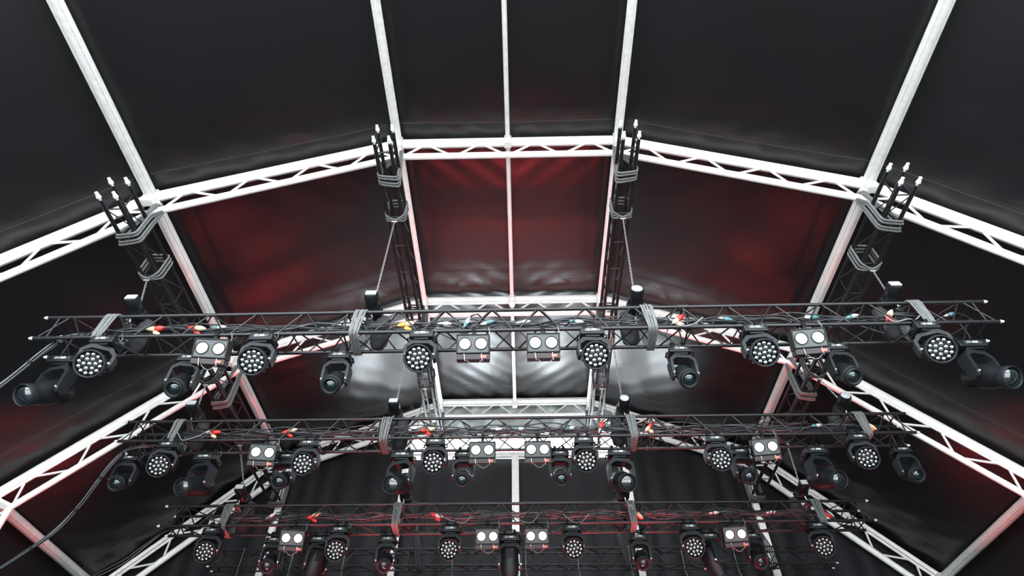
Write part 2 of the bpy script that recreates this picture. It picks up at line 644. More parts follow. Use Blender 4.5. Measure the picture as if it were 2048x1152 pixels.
# ------------------------------------------------------------------ lattice trusses
def box_truss(root, L, w, h, pitch, rc, rb, m, joints=(), full=True, xs=None):
    """truss running along local X, origin at the front-bottom chord's middle; w in +Y, h in +Z"""
    pos = {'fb': (0, 0), 'ft': (0, h), 'bb': (w, 0), 'bt': (w, h)}
    for k, (y, z) in pos.items():
        MB().tube((-L / 2, y, z), (L / 2, y, z), rc, 12).build('chord', m, root)
    n = int(round(L / pitch))
    p = L / n
    rear = MB()
    for k in range(n):
        x0 = -L / 2 + k * p + 0.02
        x1 = x0 + p - 0.04
        xm = (x0 + x1) / 2
        # front face and bottom face, one object per bar
        if n <= 24:
            unit_bar('diagonal_brace', (x0, 0, 0), (xm - 0.02, 0, h), rb, m, root)
            unit_bar('diagonal_brace', (xm + 0.02, 0, h), (x1, 0, 0), rb, m, root)
            unit_bar('diagonal_brace', (x0, w, 0), (xm - 0.02, 0, 0), rb, m, root)
            unit_bar('diagonal_brace', (xm + 0.02, 0, 0), (x1, w, 0), rb, m, root)
        rear.tube((x0, w, h), (xm - 0.02, w, 0), rb, 6)
        rear.tube((xm + 0.02, w, 0), (x1, w, h), rb, 6)
        rear.tube((x0, w, h), (xm, 0, h), rb, 6)
        rear.tube((xm, 0, h), (x1, w, h), rb, 6)
    r = rear.build('lacing', m, root)
    r['kind'] = 'stuff'
    for x in list(joints) + [-L / 2 + 0.12, L / 2 - 0.12]:
        pts = [(x, 0, 0), (x, 0, h), (x, w, h), (x, w, 0)]
        f = MB()
        for i in range(4):
            f.tube(pts[i], pts[(i + 1) % 4], rb * 1.15, 8)
        f.build('end_frame', m, root)
    for x in joints:
        for (y, z) in pos.values():
            MB().path([(x - 0.06, y, z), (x + 0.06, y, z)], rc * 1.35, 10).build('coupler', M['black_steel'], root)
    for sx in (-1, 1):
        for (y, z) in pos.values():
            MB().path([(sx * L / 2, y, z), (sx * (L / 2 + 0.02), y, z), (sx * (L / 2 + 0.045), y, z)], [rc * 0.9, rc * 0.9, rc * 0.55], 10).build('spigot', M['spigot'], root)


ROWS = {
    1: dict(y=4.527, z=4.321, dy=0.027, dz=0.037, xl=-4.929, xr=4.855, name='nearest'),
    2: dict(y=6.622, z=4.463, dy=0.038, dz=0.010, xl=-5.09, xr=4.96, name='second'),
    3: dict(y=8.173, z=4.106, dy=0.10, dz=0.030, xl=-5.001, xr=4.889, name='third'),
    4: dict(y=9.6, z=4.15, dy=0.0, dz=-0.03, xl=-4.9, xr=4.8, name='rearmost'),
}
S = 0.29


def rowpt(r, x, a=0.0, b=0.0):
    R = ROWS[r]
    return Vector((x, R['y'] + R['dy'] * x / 5 + a, R['z'] + R['dz'] * x / 5 + b))


for r, R in ROWS.items():
    a, b = rowpt(r, R['xl']), rowpt(r, R['xr'])
    mid = (a + b) / 2
    d = b - a
    rot = (0, -math.atan2(d.z, d.x), math.atan2(d.y, d.x))
    lab = {1: 'nearest long black box truss across the stage, topmost of the rows of lights',
           2: 'second long black box truss from the viewer, crossing in front of the daylight gap',
           3: 'third long black box truss, the lowest one that carries lights',
           4: 'rearmost slim black truss at the bottom, carrying no lights'}[r]
    t = empty('lighting_truss', mid, lab, 'truss', 'black trusses across the stage', rot)
    box_truss(t, d.length, S if r < 4 else 0.18, S if r < 4 else 0.26, 0.5, 0.020 if r < 4 else 0.015, 0.0085, M['black_steel'], joints=(-1.75, 1.75))

# longitudinal trusses under the roof
LT = [(-4.40, 5.56, 'left outer'), (-1.615, 6.66, 'left inner'), (1.38, 6.66, 'right inner'), (4.16, 5.56, 'right outer')]
for x, z, nm in LT:
    t = empty('support_truss', (x - 0.09, 6.95, z), '%s black ladder-braced truss slung lengthways under the roof' % nm, 'truss', 'black trusses running lengthways under the roof', (0, 0, PI / 2))
    Lw, w, h = 6.5, 0.185, 0.28
    # local X is depth, local Y is towards -x: shift so that the box spans x..x+0.18
    t.location.x = x + 0.09
    pos = [(0, 0), (0, h), (w, 0), (w, h)]
    for (y, zz) in pos:
        MB().tube((-Lw / 2, y, zz), (Lw / 2, y, zz), 0.0235, 10).build('chord', M['black_steel'], t)
    n = 13
    for k in range(n + 1):
        xx = -Lw / 2 + 0.12 + k * (Lw - 0.24) / n
        f = MB()
        f.tube((xx, 0, 0), (xx, w, 0), 0.009, 6)
        f.tube((xx, 0, 0), (xx, 0, h), 0.009, 6)
        f.tube((xx, w, 0), (xx, w, h), 0.009, 6)
        f.build('rung_frame', M['black_steel'], t)
        if k < n:
            x2 = xx + (Lw - 0.24) / n
            g = MB()
            g.tube((xx, 0, 0), (x2, 0, h), 0.008, 6)
            g.tube((xx, w, 0), (x2, w, h), 0.008, 6)
            g.build('diagonal_brace', M['black_steel'], t)
    for sx in (-1, 1):
        for (y, zz) in pos:
            g = MB()
            e = sx * Lw / 2
            g.path([(e, y, zz), (e + sx * 0.03, y, zz)], 0.013, 10)
            g.path([(e + sx * 0.03, y, zz), (e + sx * 0.05, y, zz), (e + sx * 0.075, y, zz), (e + sx * 0.10, y, zz)], [0.026, 0.026, 0.018, 0.017], 12)
            g.build('spigot', M['spigot'], t)


# ------------------------------------------------------------------ slings
def loop_strand(mb, pts, r, n=7):
    """closed soft loop through corner points, rounded"""
    P = [Vector(p) for p in pts]
    out = []
    k = len(P)
    for i in range(k):
        a, b, c = P[i - 1], P[i], P[(i + 1) % k]
        la = min(0.05, (a - b).length * 0.4)
        lc = min(0.05, (c - b).length * 0.4)
        q0 = b + (a - b).normalized() * la
        q2 = b + (c - b).normalized() * lc
        out += [q0, (q0 + q2) * 0.25 + b * 0.5, q2]
    mb.path(out, r, n, closed=True)


# from arch nodes down round the lengthways trusses
for (x, z, nm), node in zip(LT, (INN[2], INN[3], INN[4], INN[5])):
    for ai, Y in enumerate(ARCH_Y):
        w, h = 0.185, 0.28
        xl, xr, zb, zt = x - 0.125, x + 0.125, z - 0.04, z + h + 0.03
        mb = MB()
        top = Vector((node.x, Y, node.y + 0.06))
        sgn = 1 if node.x > x else -1
        near, far = (xr, xl) if node.x > x else (xl, xr)
        for s in range(4):
            dy = -0.09 + s * 0.035 + 0.02 * (s > 1)
            loop_strand(mb, [top + Vector((0.03 * sgn * (s % 2), -0.05 - 0.01 * s, 0)), (near + 0.012 * sgn * (s % 2), Y - 0.12 + dy, zb - 0.008 * s), (far, Y - 0.12 + dy - 0.03, zb),
                             (far, Y - 0.12 + dy - 0.02, zt), top + Vector((-0.03 * sgn, 0.04, 0.0))], 0.014)
        o = mb.build('truss_sling', M['sling'])
        tag(o, 'grey sling holding the %s lengthways truss to the %s arch' % (nm, ('nearest', 'second', 'rearmost')[ai]), 'sling', 'grey slings at the roof arches')


# ------------------------------------------------------------------ chain hoists with their slings, chains and bags
def chain_mesh(a, b, pitch=0.034):
    mb = MB()
    a, b = Vector(a), Vector(b)
    L = (b - a).length
    n = max(2, int(L / pitch))
    d = (b - a).normalized()
    s1 = Vector((1, 0, 0))
    s1 = (s1 - d * s1.dot(d)).normalized()
    s2 = d.cross(s1)
    for i in range(n):
        c = a + d * (L * (i + 0.5) / n)
        s = s1 if i % 2 else s2
        pts = []
        for k in range(8):
            t = 2 * PI * k / 8
            pts.append(c + d * (math.cos(t) * L / n * 0.66) + s * (math.sin(t) * 0.010))
        mb.path(pts, 0.0045, 5, closed=True)
    return mb


HO = {1: [-4.2, -1.6, 1.28, 4.07], 2: [-4.38, -1.69, 1.38, 4.31], 3: [-4.1, -1.72, 1.5, 4.13]}
SIDE = ['left outer', 'left inner', 'right inner', 'right outer']
for r, xs in HO.items():
    for i, x in enumerate(xs):
        base = rowpt(r, x, S / 2, S)
        hz = 0.20
        o_root = base + Vector((0, 0.0, hz))
        lab = '%s above the %s lighting truss' % (SIDE[i], ROWS[r]['name'])
        root = empty('chain_hoist', o_root, 'black electric chain hoist with pale end cap, %s' % lab, 'hoist', 'chain hoists above the lighting trusses')
        tilt = Matrix.Rotation(math.radians(-13), 4, 'X')
        sc = 1.0
        mb = MB()
        mb.lathe([(0.05, -0.17), (0.068, -0.16), (0.075, -0.12), (0.078, -0.02), (0.07, 0.0), (0.07, 0.02), (0.078, 0.03), (0.078, 0.13), (0.072, 0.15)], 24, tilt)
        for k in range(8):
            a = 2 * PI * k / 8
            mb.box((0.078 * math.cos(a), 0.07, 0.078 * math.sin(a)), (0.012, 0.16, 0.012), 0.002, tilt)
        mb.build('motor_body', M['plastic'], root, (0, 0, 0.06))
        cp = MB()
        if i in (2,) or (r == 2 and i == 3):
            cp.lathe([(0.060, 0.150), (0.060, 0.158), (0.050, 0.164), (0.001, 0.166)], 24, tilt)
        else:
            cp.box((0, -0.157, 0), (0.115, 0.016, 0.075), 0.006, tilt)
        e = cp.build('end_cap', M['key'], root, (0, 0, 0.06))
        e['label'] = 'pale shiny end cap'
        gb = MB()
        gb.box((0.03 if i < 2 else -0.03, 0.10, 0.03), (0.13, 0.12, 0.13), 0.02)
        gb.build('gearbox', M['dark'], root, (0, 0, 0.0))
        hk = MB()
        hk.path([(0, 0, -0.04), (0, 0, -0.08), (0.02, 0, -0.11), (0.025, 0, -0.13), (0.0, 0, -0.155), (-0.025, 0, -0.135)], 0.009, 8)
        hk.build('hook', M['steel'], root)
        # strands round the lighting truss
        H = base + Vector((0, 0, 0.07))
        mb = MB()
        sx = 0.055
        lean = (0.0)
        off = (0.05 if i >= 2 else -0.05) * (1 if r == 1 else 0.6)
        for s in range(5):
            u = -1 + s / 2
            ex = u * sx + off + random.uniform(-0.006, 0.006)
            tx = u * 0.02
            c = base.x + ex
            g = 0.034
            loop_strand(mb, [H + Vector((tx, 0, 0)), (c, base.y - S / 2 - g, base.z + g * 0.6), (c + off * 0.5 - u * 0.016, base.y - S / 2 - g, base.z - S - g),
                             (c + off * 0.8 - u * 0.026, base.y + S / 2 + g, base.z - S - g), (c + off * 0.4, base.y + S / 2 + g, base.z + g)], 0.0115, 6)
        o = mb.build('truss_sling', M['sling'])
        tag(o, 'pale grey sling wrapped round the %s lighting truss below the %s hoist' % (ROWS[r]['name'], SIDE[i]), 'sling', 'grey slings round the lighting trusses')
        # load chain up to the lengthways truss
        lx, lz = LT[i][0], LT[i][1]
        topc = Vector((lx, base.y + 0.12 if r == 1 else base.y, lz - 0.09))
        lo = o_root + Vector((0.0, 0.02, 0.15))
        o = chain_mesh(lo, topc).build('hoist_chain', M['chain'])
        tag(o, 'steel load chain of the %s hoist over the %s lighting truss' % (SIDE[i], ROWS[r]['name']), 'chain', 'steel load chains')
        # choker on the lengthways truss
        mb = MB()
        for s in range(3):
            yy = topc.y - 0.05 + s * 0.05
            w2, hh = 0.125, 0.28
            loop_strand(mb, [(lx, topc.y, topc.z + 0.01), (lx + w2, yy, lz - 0.025), (lx + w2 + 0.005, yy + 0.01, lz + hh + 0.035), (lx - w2, yy, lz + hh + 0.035), (lx - w2, yy, lz - 0.025)], 0.0125)
        o = mb.build('truss_sling', M['dark_sling'] if r > 1 else M['sling'])
        tag(o, 'grey choker sling on the %s lengthways truss above the %s lighting truss' % (SIDE[i], ROWS[r]['name']), 'sling', 'choker slings on the lengthways trusses')
        sh = MB()
        sh.path([topc + Vector((-0.02, 0, -0.01)), topc + Vector((-0.02, 0, 0.03)), topc + Vector((0, 0, 0.045)), topc + Vector((0.02, 0, 0.03)), topc + Vector((0.02, 0, -0.01))], 0.007, 8)
        sh.path([topc + Vector((-0.035, 0, -0.012)), topc + Vector((0.035, 0, -0.012))], 0.009, 8)
        o = sh.build('shackle', M['steel'])
        tag(o, 'bright shackle on the %s lengthways truss above the %s lighting truss' % (SIDE[i], ROWS[r]['name']), 'shackle', 'bright shackles under the roof')
        # chain bag
        side = 1 if i < 2 else -1
        bx = o_root + Vector((side * 0.10, 0.16, 0.02))
        mb = MB()
        prof = [(0.05, 0.0), (0.075, 0.02), (0.08, 0.10), (0.09, 0.22), (0.095, 0.34), (0.085, 0.41), (0.05, 0.45), (0.01, 0.46)]
        vs, fs = [], []
        nn = 20
        for (rr, hh) in prof:
            for k in range(nn):
                a = 2 * PI * k / nn
                q = rr * (1 + 0.09 * math.sin(5 * a + hh * 4) * min(1, hh * 6))
                vs.append((q * math.cos(a), q * 0.85 * math.sin(a), -hh))
        for a_ in range(len(prof) - 1):
            for k in range(nn):
                fs.append((a_ * nn + k, (a_ + 1) * nn + k, (a_ + 1) * nn + (k + 1) % nn, a_ * nn + (k + 1) % nn))
        mb.add(vs, fs, True)
        bag = mb.build('chain_bag', M['bag'], None, bx)
        tag(bag, 'black cloth chain bag beside the %s hoist of the %s lighting truss' % (SIDE[i], ROWS[r]['name']), 'chain bag', 'black chain bags')


# ------------------------------------------------------------------ fixtures
def yoke_mesh(w, h, depth, t, cham, mtx=None):
    """inverted U in the XZ plane; top edge at z=0"""
    outer = [(-w, -h), (-w * 1.02, -h * 0.5), (-w, -cham * 1.05), (-w + cham * 0.85, 0), (w - cham * 0.85, 0), (w, -cham * 1.05), (w * 1.02, -h * 0.5), (w, -h)]
    wi = w - t
    inner = [(-wi, -h), (-wi, -h * 0.5), (-wi, -cham * 1.05 - t * 0.7), (-wi + cham * 0.8, -t * 1.5), (wi - cham * 0.8, -t * 1.5), (wi, -cham * 1.05 - t * 0.7), (wi, -h * 0.5), (wi, -h)]
    outer = [(-w * 0.96, -h - 0.03)] + outer + [(w * 0.96, -h - 0.03)]
    inner = [(-wi * 1.0, -h - 0.03)] + inner + [(wi * 1.0, -h - 0.03)]
    n = len(outer)
    mb = MB()
    vs = []
    dd = [depth * (0.55 if i in (0, n - 1) else 0.8 if i in (1, n - 2) else 1.0) for i in range(n)]
    for i in range(n):
        ox, oz = outer[i]
        ix, iz = inner[i]
        D = dd[i] / 2
        vs += [(ox, -D + 0.012, oz), (ox * 0.985, -D, oz * 0.97 + iz * 0.03), (ix, -D, iz), (ix, D, iz), (ox, D, oz)]
    fs = []
    for i in range(n - 1):
        a, b = i * 5, (i + 1) * 5
        for k in range(5):
            fs.append((a + k, a + (k + 1) % 5, b + (k + 1) % 5, b + k))
    fs.append((4, 3, 2, 1, 0))
    o = (n - 1) * 5
    fs.append((o, o + 1, o + 2, o + 3, o + 4))
    mb.add(vs, fs, False)
    return mb


def clamp_mb(x):
    mb = MB()
    pts = [(x, 0.034 * math.cos(2 * PI * k / 12), 0.034 * math.sin(2 * PI * k / 12)) for k in range(12)]
    ring = MB()
    mb.path(pts, 0.011, 6, closed=True)
    mb.path([(x + 0.016, p[1], p[2]) for p in pts], 0.011, 6, closed=True)
    mb.box((x + 0.008, 0, -0.052), (0.035, 0.04, 0.035), 0.004)
    mb.path([(x + 0.008, -0.03, 0.0), (x + 0.008, -0.055, 0.0)], 0.008, 8)
    mb.path([(x + 0.008, 0, 0.03), (x + 0.008, 0, 0.055)], 0.007, 6)
    return mb


def fixture_base(root, w, d, h, ztop=-0.068):
    for x in (-w * 0.28, w * 0.2):
        clamp_mb(x).build('clamp', M['dark'], root)
    mb = MB()
    zc = ztop - h / 2
    mb.box((0, 0, zc), (w, d, h), 0.018)
    mb.box((0, 0, zc - h / 2 - 0.008), (w * 0.6, d * 0.8, 0.02), 0.006)
    base = mb.build('base', M['plastic'], root)
    dp = MB().box((0.0, -d / 2 - 0.001, zc + 0.004), (w * 0.62, 0.006, h * 0.42), 0.002).build('display_panel', M['display'], base)
    ky = MB()
    for k in range(2):
        for j in range(2):
            ky.box((-w * 0.2 + k * w * 0.08, -d / 2 - 0.006, zc + 0.012 - j * h * 0.2), (w * 0.05, 0.006, h * 0.11), 0.001)
    ky.box((w * 0.06, -d / 2 - 0.006, zc + 0.004), (w * 0.2, 0.005, h * 0.28), 0.001)
    ky.build('display_keys', M['key'], base)
    sc = MB()
    rr = [(w * 0.42 + 0.03 * math.sin(t * 2.2), 0.02 * math.cos(t * 3), -0.06 + 0.075 * math.sin(t)) for t in [i * PI / 8 for i in range(9)]]
    sc.path(rr, 0.0035, 5)
    sc.build('safety_wire', M['cable_white'], root)
    for sx in (-1, 1):
        hm = MB()
        hm.path([(sx * (w / 2), -0.04, zc - 0.01), (sx * (w / 2 + 0.022), -0.035, zc - 0.014), (sx * (w / 2 + 0.022), 0.035, zc - 0.014), (sx * (w / 2), 0.04, zc - 0.01)], 0.008, 6)
        hm.build('handle', M['plastic'], base)
    return ztop - h


def proto_wash():
    root = empty('wash_light', (0, 0, 0), '', 'stage light')
    zb = fixture_base(root, 0.24, 0.19, 0.085)
    yk = yoke_mesh(0.160, 0.19, 0.125, 0.03, 0.07).build('yoke', M['yoke'], root, (0, 0, zb - 0.018))
    piv = zb - 0.018 - 0.185
    for sx in (-1, 1):
        k = MB().lathe([(0.012, -0.01), (0.014, 0.012), (0.008, 0.02)], 12, Matrix.Translation((sx * 0.135, -0.05, -0.19)))
        k.build('tilt_knob', M['steel'], yk)
    hd = MB()
    hd.lathe([(0.03, -0.10), (0.07, -0.095), (0.098, -0.06), (0.11, -0.01), (0.117, 0.05), (0.120, 0.085), (0.118, 0.115), (0.118, 0.122), (0.112, 0.118), (0.108, 0.10), (0.108, 0.09)], 32, cap=False)
    for k in range(14):
        a = 2 * PI * k / 14
        hd.box((0.112 * math.cos(a), 0.02, 0.112 * math.sin(a)), (0.012, 0.09, 0.012), 0.002)
    head = hd.build('head', M['plastic'], root, (0, 0, piv))
    MB().lathe([(0.108, 0.095), (0.108, 0.102), (0.001, 0.103)], 32).build('lens_plate', M['dark'], head)
    MB().lathe([(0.110, 0.085), (0.126, 0.085), (0.128, 0.10), (0.125, 0.122), (0.118, 0.126), (0.110, 0.118), (0.110, 0.085)], 32, cap=False).build('front_ring', M['yoke'], head)
    lens = MB()
    lens.lathe([(0.0195, 0.0), (0.0195, 0.003), (0.0182, 0.008), (0.0145, 0.0128), (0.0088, 0.0158), (0.001, 0.017)], 16)
    lm = lens.build('lens', M['lens'], head, (0, -0.102, 0))
    spots = []
    for k in range(6):
        a = 2 * PI * k / 6 + 0.2
        spots.append((0.046 * math.cos(a), 0.046 * math.sin(a)))
    for k in range(12):
        a = 2 * PI * k / 12 + 0.2 + PI / 12
        spots.append((0.0865 * math.cos(a), 0.0865 * math.sin(a)))
    for (x, z) in spots:
        link_mesh('lens', lm.data, head, (x, -0.102, z))
    head.scale = (1.08, 1.08, 1.08)
    freeze(root)
    return root


def proto_spot():
    root = empty('spotlight', (0, 0, 0), '', 'stage light')
    zb = fixture_base(root, 0.23, 0.17, 0.075)
    yk = yoke_mesh(0.135, 0.24, 0.12, 0.027, 0.055).build('yoke', M['yoke'], root, (0, 0, zb - 0.02))
    piv = zb - 0.02 - 0.235
    hd = MB()
    hd.lathe([(0.04, -0.15), (0.075, -0.145), (0.088, -0.12), (0.094, -0.04), (0.096, 0.03), (0.09, 0.06), (0.086, 0.075)], 28)
    for k in range(10):
        a = 2 * PI * k / 10
        hd.box((0.088 * math.cos(a), 0.10, 0.088 * math.sin(a)), (0.014, 0.08, 0.014), 0.003)
    head = hd.build('head', M['plastic'], root, (0, 0, piv))
    nz = MB()
    nz.lathe([(0.088, 0.07), (0.101, 0.075), (0.101, 0.125), (0.094, 0.13), (0.086, 0.118), (0.084, 0.128), (0.081, 0.15), (0.074, 0.155), (0.064, 0.143), (0.060, 0.128), (0.058, 0.07), (0.088, 0.07)], 32, cap=False)
    nz.build('lens_ring', M['yoke'], head)
    MB().lathe([(0.060, 0.118), (0.055, 0.126), (0.038, 0.134), (0.018, 0.138), (0.001, 0.139)], 28).build('front_lens', M['glass'], head)
    MB().lathe([(0.034, 0.134), (0.031, 0.140), (0.018, 0.146), (0.001, 0.148)], 20).build('inner_lens', M['glass_core'], head)
    for sx in (-1, 1):
        MB().lathe([(0.012, 0.0), (0.012, 0.014), (0.006, 0.02)], 10, Matrix.Translation((sx * 0.122, -0.045, -0.235))).build('tilt_knob', M['steel'], yk)
    freeze(root)
    return root


def proto_beam():
    root = empty('beam_light', (0, 0, 0), '', 'stage light')
    zb = fixture_base(root, 0.29, 0.21, 0.085)
    yk = yoke_mesh(0.165, 0.30, 0.13, 0.034, 0.07).build('yoke', M['yoke'], root, (0, 0, zb - 0.02))
    piv = zb - 0.02 - 0.295
    hd = MB()
    hd.lathe([(0.05, -0.23), (0.09, -0.22), (0.115, -0.17), (0.122, -0.05), (0.12, 0.05), (0.108, 0.12), (0.098, 0.16), (0.096, 0.20)], 30)
    head = hd.build('head', M['plastic'], root, (0, 0, piv))
    fl = MB()
    fl.box((0.0, 0.15, 0.115), (0.11, 0.13, 0.008), 0.002)
    for k in range(6):
        fl.box((0.0, 0.10 + k * 0.02, 0.119), (0.10, 0.008, 0.012), 0.002)
    fl.build('vent_fins', M['dark'], head)
    fm = fl
    g2 = MB()
    g2.add([(x, y, -z) for x, y, z in fm.v], [f[::-1] for f in fm.f], False)
    g2.build('vent_fins', M['dark'], head)
    nz = MB()
    nz.lathe([(0.096, 0.17), (0.106, 0.18), (0.109, 0.22), (0.109, 0.26), (0.104, 0.268), (0.098, 0.262), (0.094, 0.245), (0.094, 0.17), (0.096, 0.17)], 32, cap=False)
    nz.build('lens_ring', M['yoke'], head)
    MB().lathe([(0.095, 0.235), (0.085, 0.248), (0.06, 0.262), (0.03, 0.27), (0.001, 0.272)], 30).build('front_lens', M['glass'], head)
    for sx in (-1, 1):
        MB().lathe([(0.014, 0.0), (0.014, 0.02), (0.008, 0.028)], 10, Matrix.Translation((sx * 0.15, -0.05, -0.295))).build('tilt_knob', M['steel'], yk)
    freeze(root)
    return root


def proto_blinder():
    root = empty('blinder_light', (0, 0, 0), '', 'stage light')
    clamp_mb(-0.008).build('clamp', M['dark'], root)
    br = MB()
    br.box((0, 0, -0.078), (0.13, 0.045, 0.012), 0.003)
    br.build('bracket', M['ballast'], root)
    tilt = Matrix.Rotation(math.radians(25), 4, 'X')
    T = Matrix.Translation((0, 0.0, -0.185)) @ tilt
    bx = MB()
    bx.box((0, 0.05, 0), (0.33, 0.12, 0.20), 0.008, T)
    for z, hh in ((0.094, 0.012), (-0.094, 0.012)):
        bx.box((0, -0.015, z), (0.33, 0.02, hh), 0.002, T)
    for x in (-0.159, 0.159):
        bx.box((x, -0.015, 0), (0.012, 0.02, 0.20), 0.002, T)
    body = bx.build('housing', M['plastic'], root)
    MB().box((0, -0.0135, 0), (0.305, 0.006, 0.176), 0.002, T).build('face_plate', M['bezel'], body)
    for sx in (-1, 1):
        Tl = T @ Matrix.Translation((sx * 0.08, -0.012, 0))
        MB().lathe([(0.063, 0.0), (0.064, 0.014), (0.058, 0.018), (0.055, 0.008), (0.055, 0.0), (0.063, 0.0)], 28, Tl, cap=False).build('lamp_ring', M['dark'], body)
        MB().lathe([(0.056, 0.004), (0.052, 0.010), (0.03, 0.015), (0.001, 0.017)], 24, Tl).build('lamp', M['lamp_on'], body)
    T2 = T @ Matrix.Translation((0, 0.04, -0.135))
    MB().box((0, 0, 0), (0.325, 0.12, 0.055), 0.006, T2).build('driver_tray', M['ballast'], root)
    lb = MB().box((0.105, -0.063, 0.0), (0.058, 0.004, 0.026), 0, T2)
    lb.build('warning_label', M['red_label'], root)
    tx = MB()
    for k in range(3):
        tx.box((0.088 + k * 0.016, -0.0665, 0.001), (0.008, 0.003, 0.013), 0, T2)
    tx.build('label_marks', M['cream'], root)
    for sx in (-1, 1):
        MB().path([tuple(T2 @ Vector((sx * 0.085, -0.066, 0.028))), tuple(T2 @ Vector((sx * 0.085 + 0.006, -0.07, -0.028))), tuple(T2 @ Vector((sx * 0.085 + 0.012, -0.06, -0.045)))], 0.004, 6).build('latch', M['steel'], root)
    wr = MB()
    wr.path([tuple(T2 @ Vector((0.09 - 0.15 * k / 10, -0.05, -0.03 - 0.05 * math.sin(PI * k / 10)))) for k in range(11)], 0.003, 5)
    wr.path([(0.15, -0.0, -0.09), (0.165, -0.02, -0.05), (0.15, -0.035, 0.0), (0.155, -0.01, 0.035), (0.16, 0.02, 0.0)], 0.004, 6)
    wr.build('safety_wire', M['cable_white'], root)
    freeze(root)
    return root


PROTO = {'wash': proto_wash(), 'spot': proto_spot(), 'beam': proto_beam(), 'blinder': proto_blinder()}
USED = set()
ORD = ['leftmost', 'second from left', 'third from left', 'fourth from left', 'fifth from left', 'sixth from left', 'seventh from left']
DESC = {'wash': 'round many-lens wash moving head', 'spot': 'small moving head spotlight with ringed lens',
        'beam': 'large moving head with deep barrel', 'blinder': 'lit two-lamp blinder box'}
GRP = {'wash': 'multi-lens wash moving heads', 'spot': 'small moving head spotlights', 'beam': 'large barrel moving heads', 'blinder': 'two-lamp blinders'}


def place(kind, row, x, idx, n, d=None, pan=None):
    if kind in USED:
        o = copy_tree(PROTO[kind])
    else:
        o = PROTO[kind]
        USED.add(kind)
    back = kind in ('spot', 'beam')
    o.location = rowpt(row, x, S if back else 0)
    ordw = 'rightmost' if idx == n - 1 else ('leftmost' if idx == 0 else ORD[idx])
    if n == 1:
        ordw = 'only'
    lab = '%s, %s on the %s truss' % (DESC[kind], ordw, ROWS[row]['name'])
    tag(o, lab, 'stage light', GRP[kind])
    kids = {c.name.split('.')[0]: c for c in o.children}
    if kind == 'blinder':
        o.rotation_euler = (0, 0, pan or 0)
        return o
    d = Vector(d).normalized()
    phi = math.atan2(d.x, -d.y)
    th = math.atan2(-d.z, math.hypot(d.x, d.y))
    if abs(phi) > PI / 2 + 0.01:
        phi -= math.copysign(PI, phi)
        th = PI - th
    kids['yoke'].rotation_euler = (0, 0, phi)
    kids['head'].rotation_euler = (th, 0, phi)
    return o


FX = {
    1: [('beam', -4.68, (-0.16, -0.7, -0.66)), ('wash', -4.14, (0.30, -0.72, -0.62)), ('spot', -3.40, (0.10, -0.55, -0.8)), ('blinder', -3.06, 0.10),
        ('wash', -2.564, (0.12, -0.72, -0.68)), ('spot', -1.853, (-0.02, -0.6, -0.8)), ('wash', -0.971, (0.02, -0.75, -0.68)), ('blinder', -0.461, 0.0),
        ('blinder', 0.235, 0.0), ('wash', 0.721, (0.03, -0.75, -0.68)), ('spot', 1.643, (0.06, -0.6, -0.8)), ('wash', 2.341, (-0.10, -0.72, -0.68)),
        ('blinder', 2.866, -0.10), ('spot', 3.242, (0.05, -0.6, -0.8)), ('wash', 4.039, (-0.28, -0.72, -0.62)), ('beam', 4.618, (0.16, -0.7, -0.62))],
    2: [('spot', -5.0, (0.1, -0.75, -0.62)), ('wash', -4.392, (0.22, -0.82, -0.52)), ('beam', -4.024, (-0.24, -0.85, -0.52)), ('blinder', -3.202, 0.12),
        ('spot', -2.984, (0.0, -0.75, -0.62)), ('wash', -2.639, (0.08, -0.85, -0.52)), ('beam', -1.516, (-0.22, -0.85, -0.52)), ('wash', -1.064, (0.03, -0.85, -0.52)),
        ('spot', -0.735, (0, -0.75, -0.66)), ('blinder', -0.483, 0.0), ('blinder', 0.203, 0.0), ('spot', 0.486, (0, -0.75, -0.66)), ('wash', 0.776, (0.02, -0.85, -0.52)),
        ('beam', 1.24, (0.12, -0.85, -0.55)), ('wash', 2.401, (-0.06, -0.85, -0.52)), ('spot', 2.778, (0.08, -0.75, -0.62)), ('blinder', 3.016, -0.12),
        ('beam', 3.734, (0.26, -0.85, -0.50)), ('wash', 4.165, (-0.2, -0.82, -0.52)), ('spot', 4.829, (0.0, -0.75, -0.62))],
    3: [('wash', -4.23, (0.2, -0.86, -0.5)), ('spot', -3.472, (0.1, -0.75, -0.7)), ('blinder', -3.134, 0.12), ('beam', -2.848, (-0.25, 0.35, -1)),
        ('wash', -2.497, (0.1, -0.88, -0.5)), ('spot', -1.888, (0.02, -0.7, -0.75)), ('wash', -0.983, (0.0, -0.88, -0.5)), ('blinder', -0.483, 0.0),
        ('beam', -0.18, (0.0, 0.25, -1)), ('blinder', 0.19, 0.0), ('wash', 0.679, (0.0, -0.88, -0.5)), ('spot', 1.625, (0.04, -0.7, -0.75)),
        ('wash', 2.29, (-0.1, -0.88, -0.5)), ('beam', 2.611, (0.35, 0.1, -1)), ('blinder', 2.908, -0.12), ('spot', 3.216, (0.1, -0.75, -0.7)), ('wash', 4.038, (-0.22, -0.86, -0.5))],
}
for r, items in FX.items():
    cnt = {}
    for it in items:
        cnt[it[0]] = cnt.get(it[0], 0) + 1
    seen = {}
    for kind, x, d in items:
        i = seen.get(kind, 0)
        seen[kind] = i + 1
        if kind == 'blinder':
            place(kind, r, x, i, cnt[kind], pan=d)
        else:
            place(kind, r, x, i, cnt[kind], d=d)


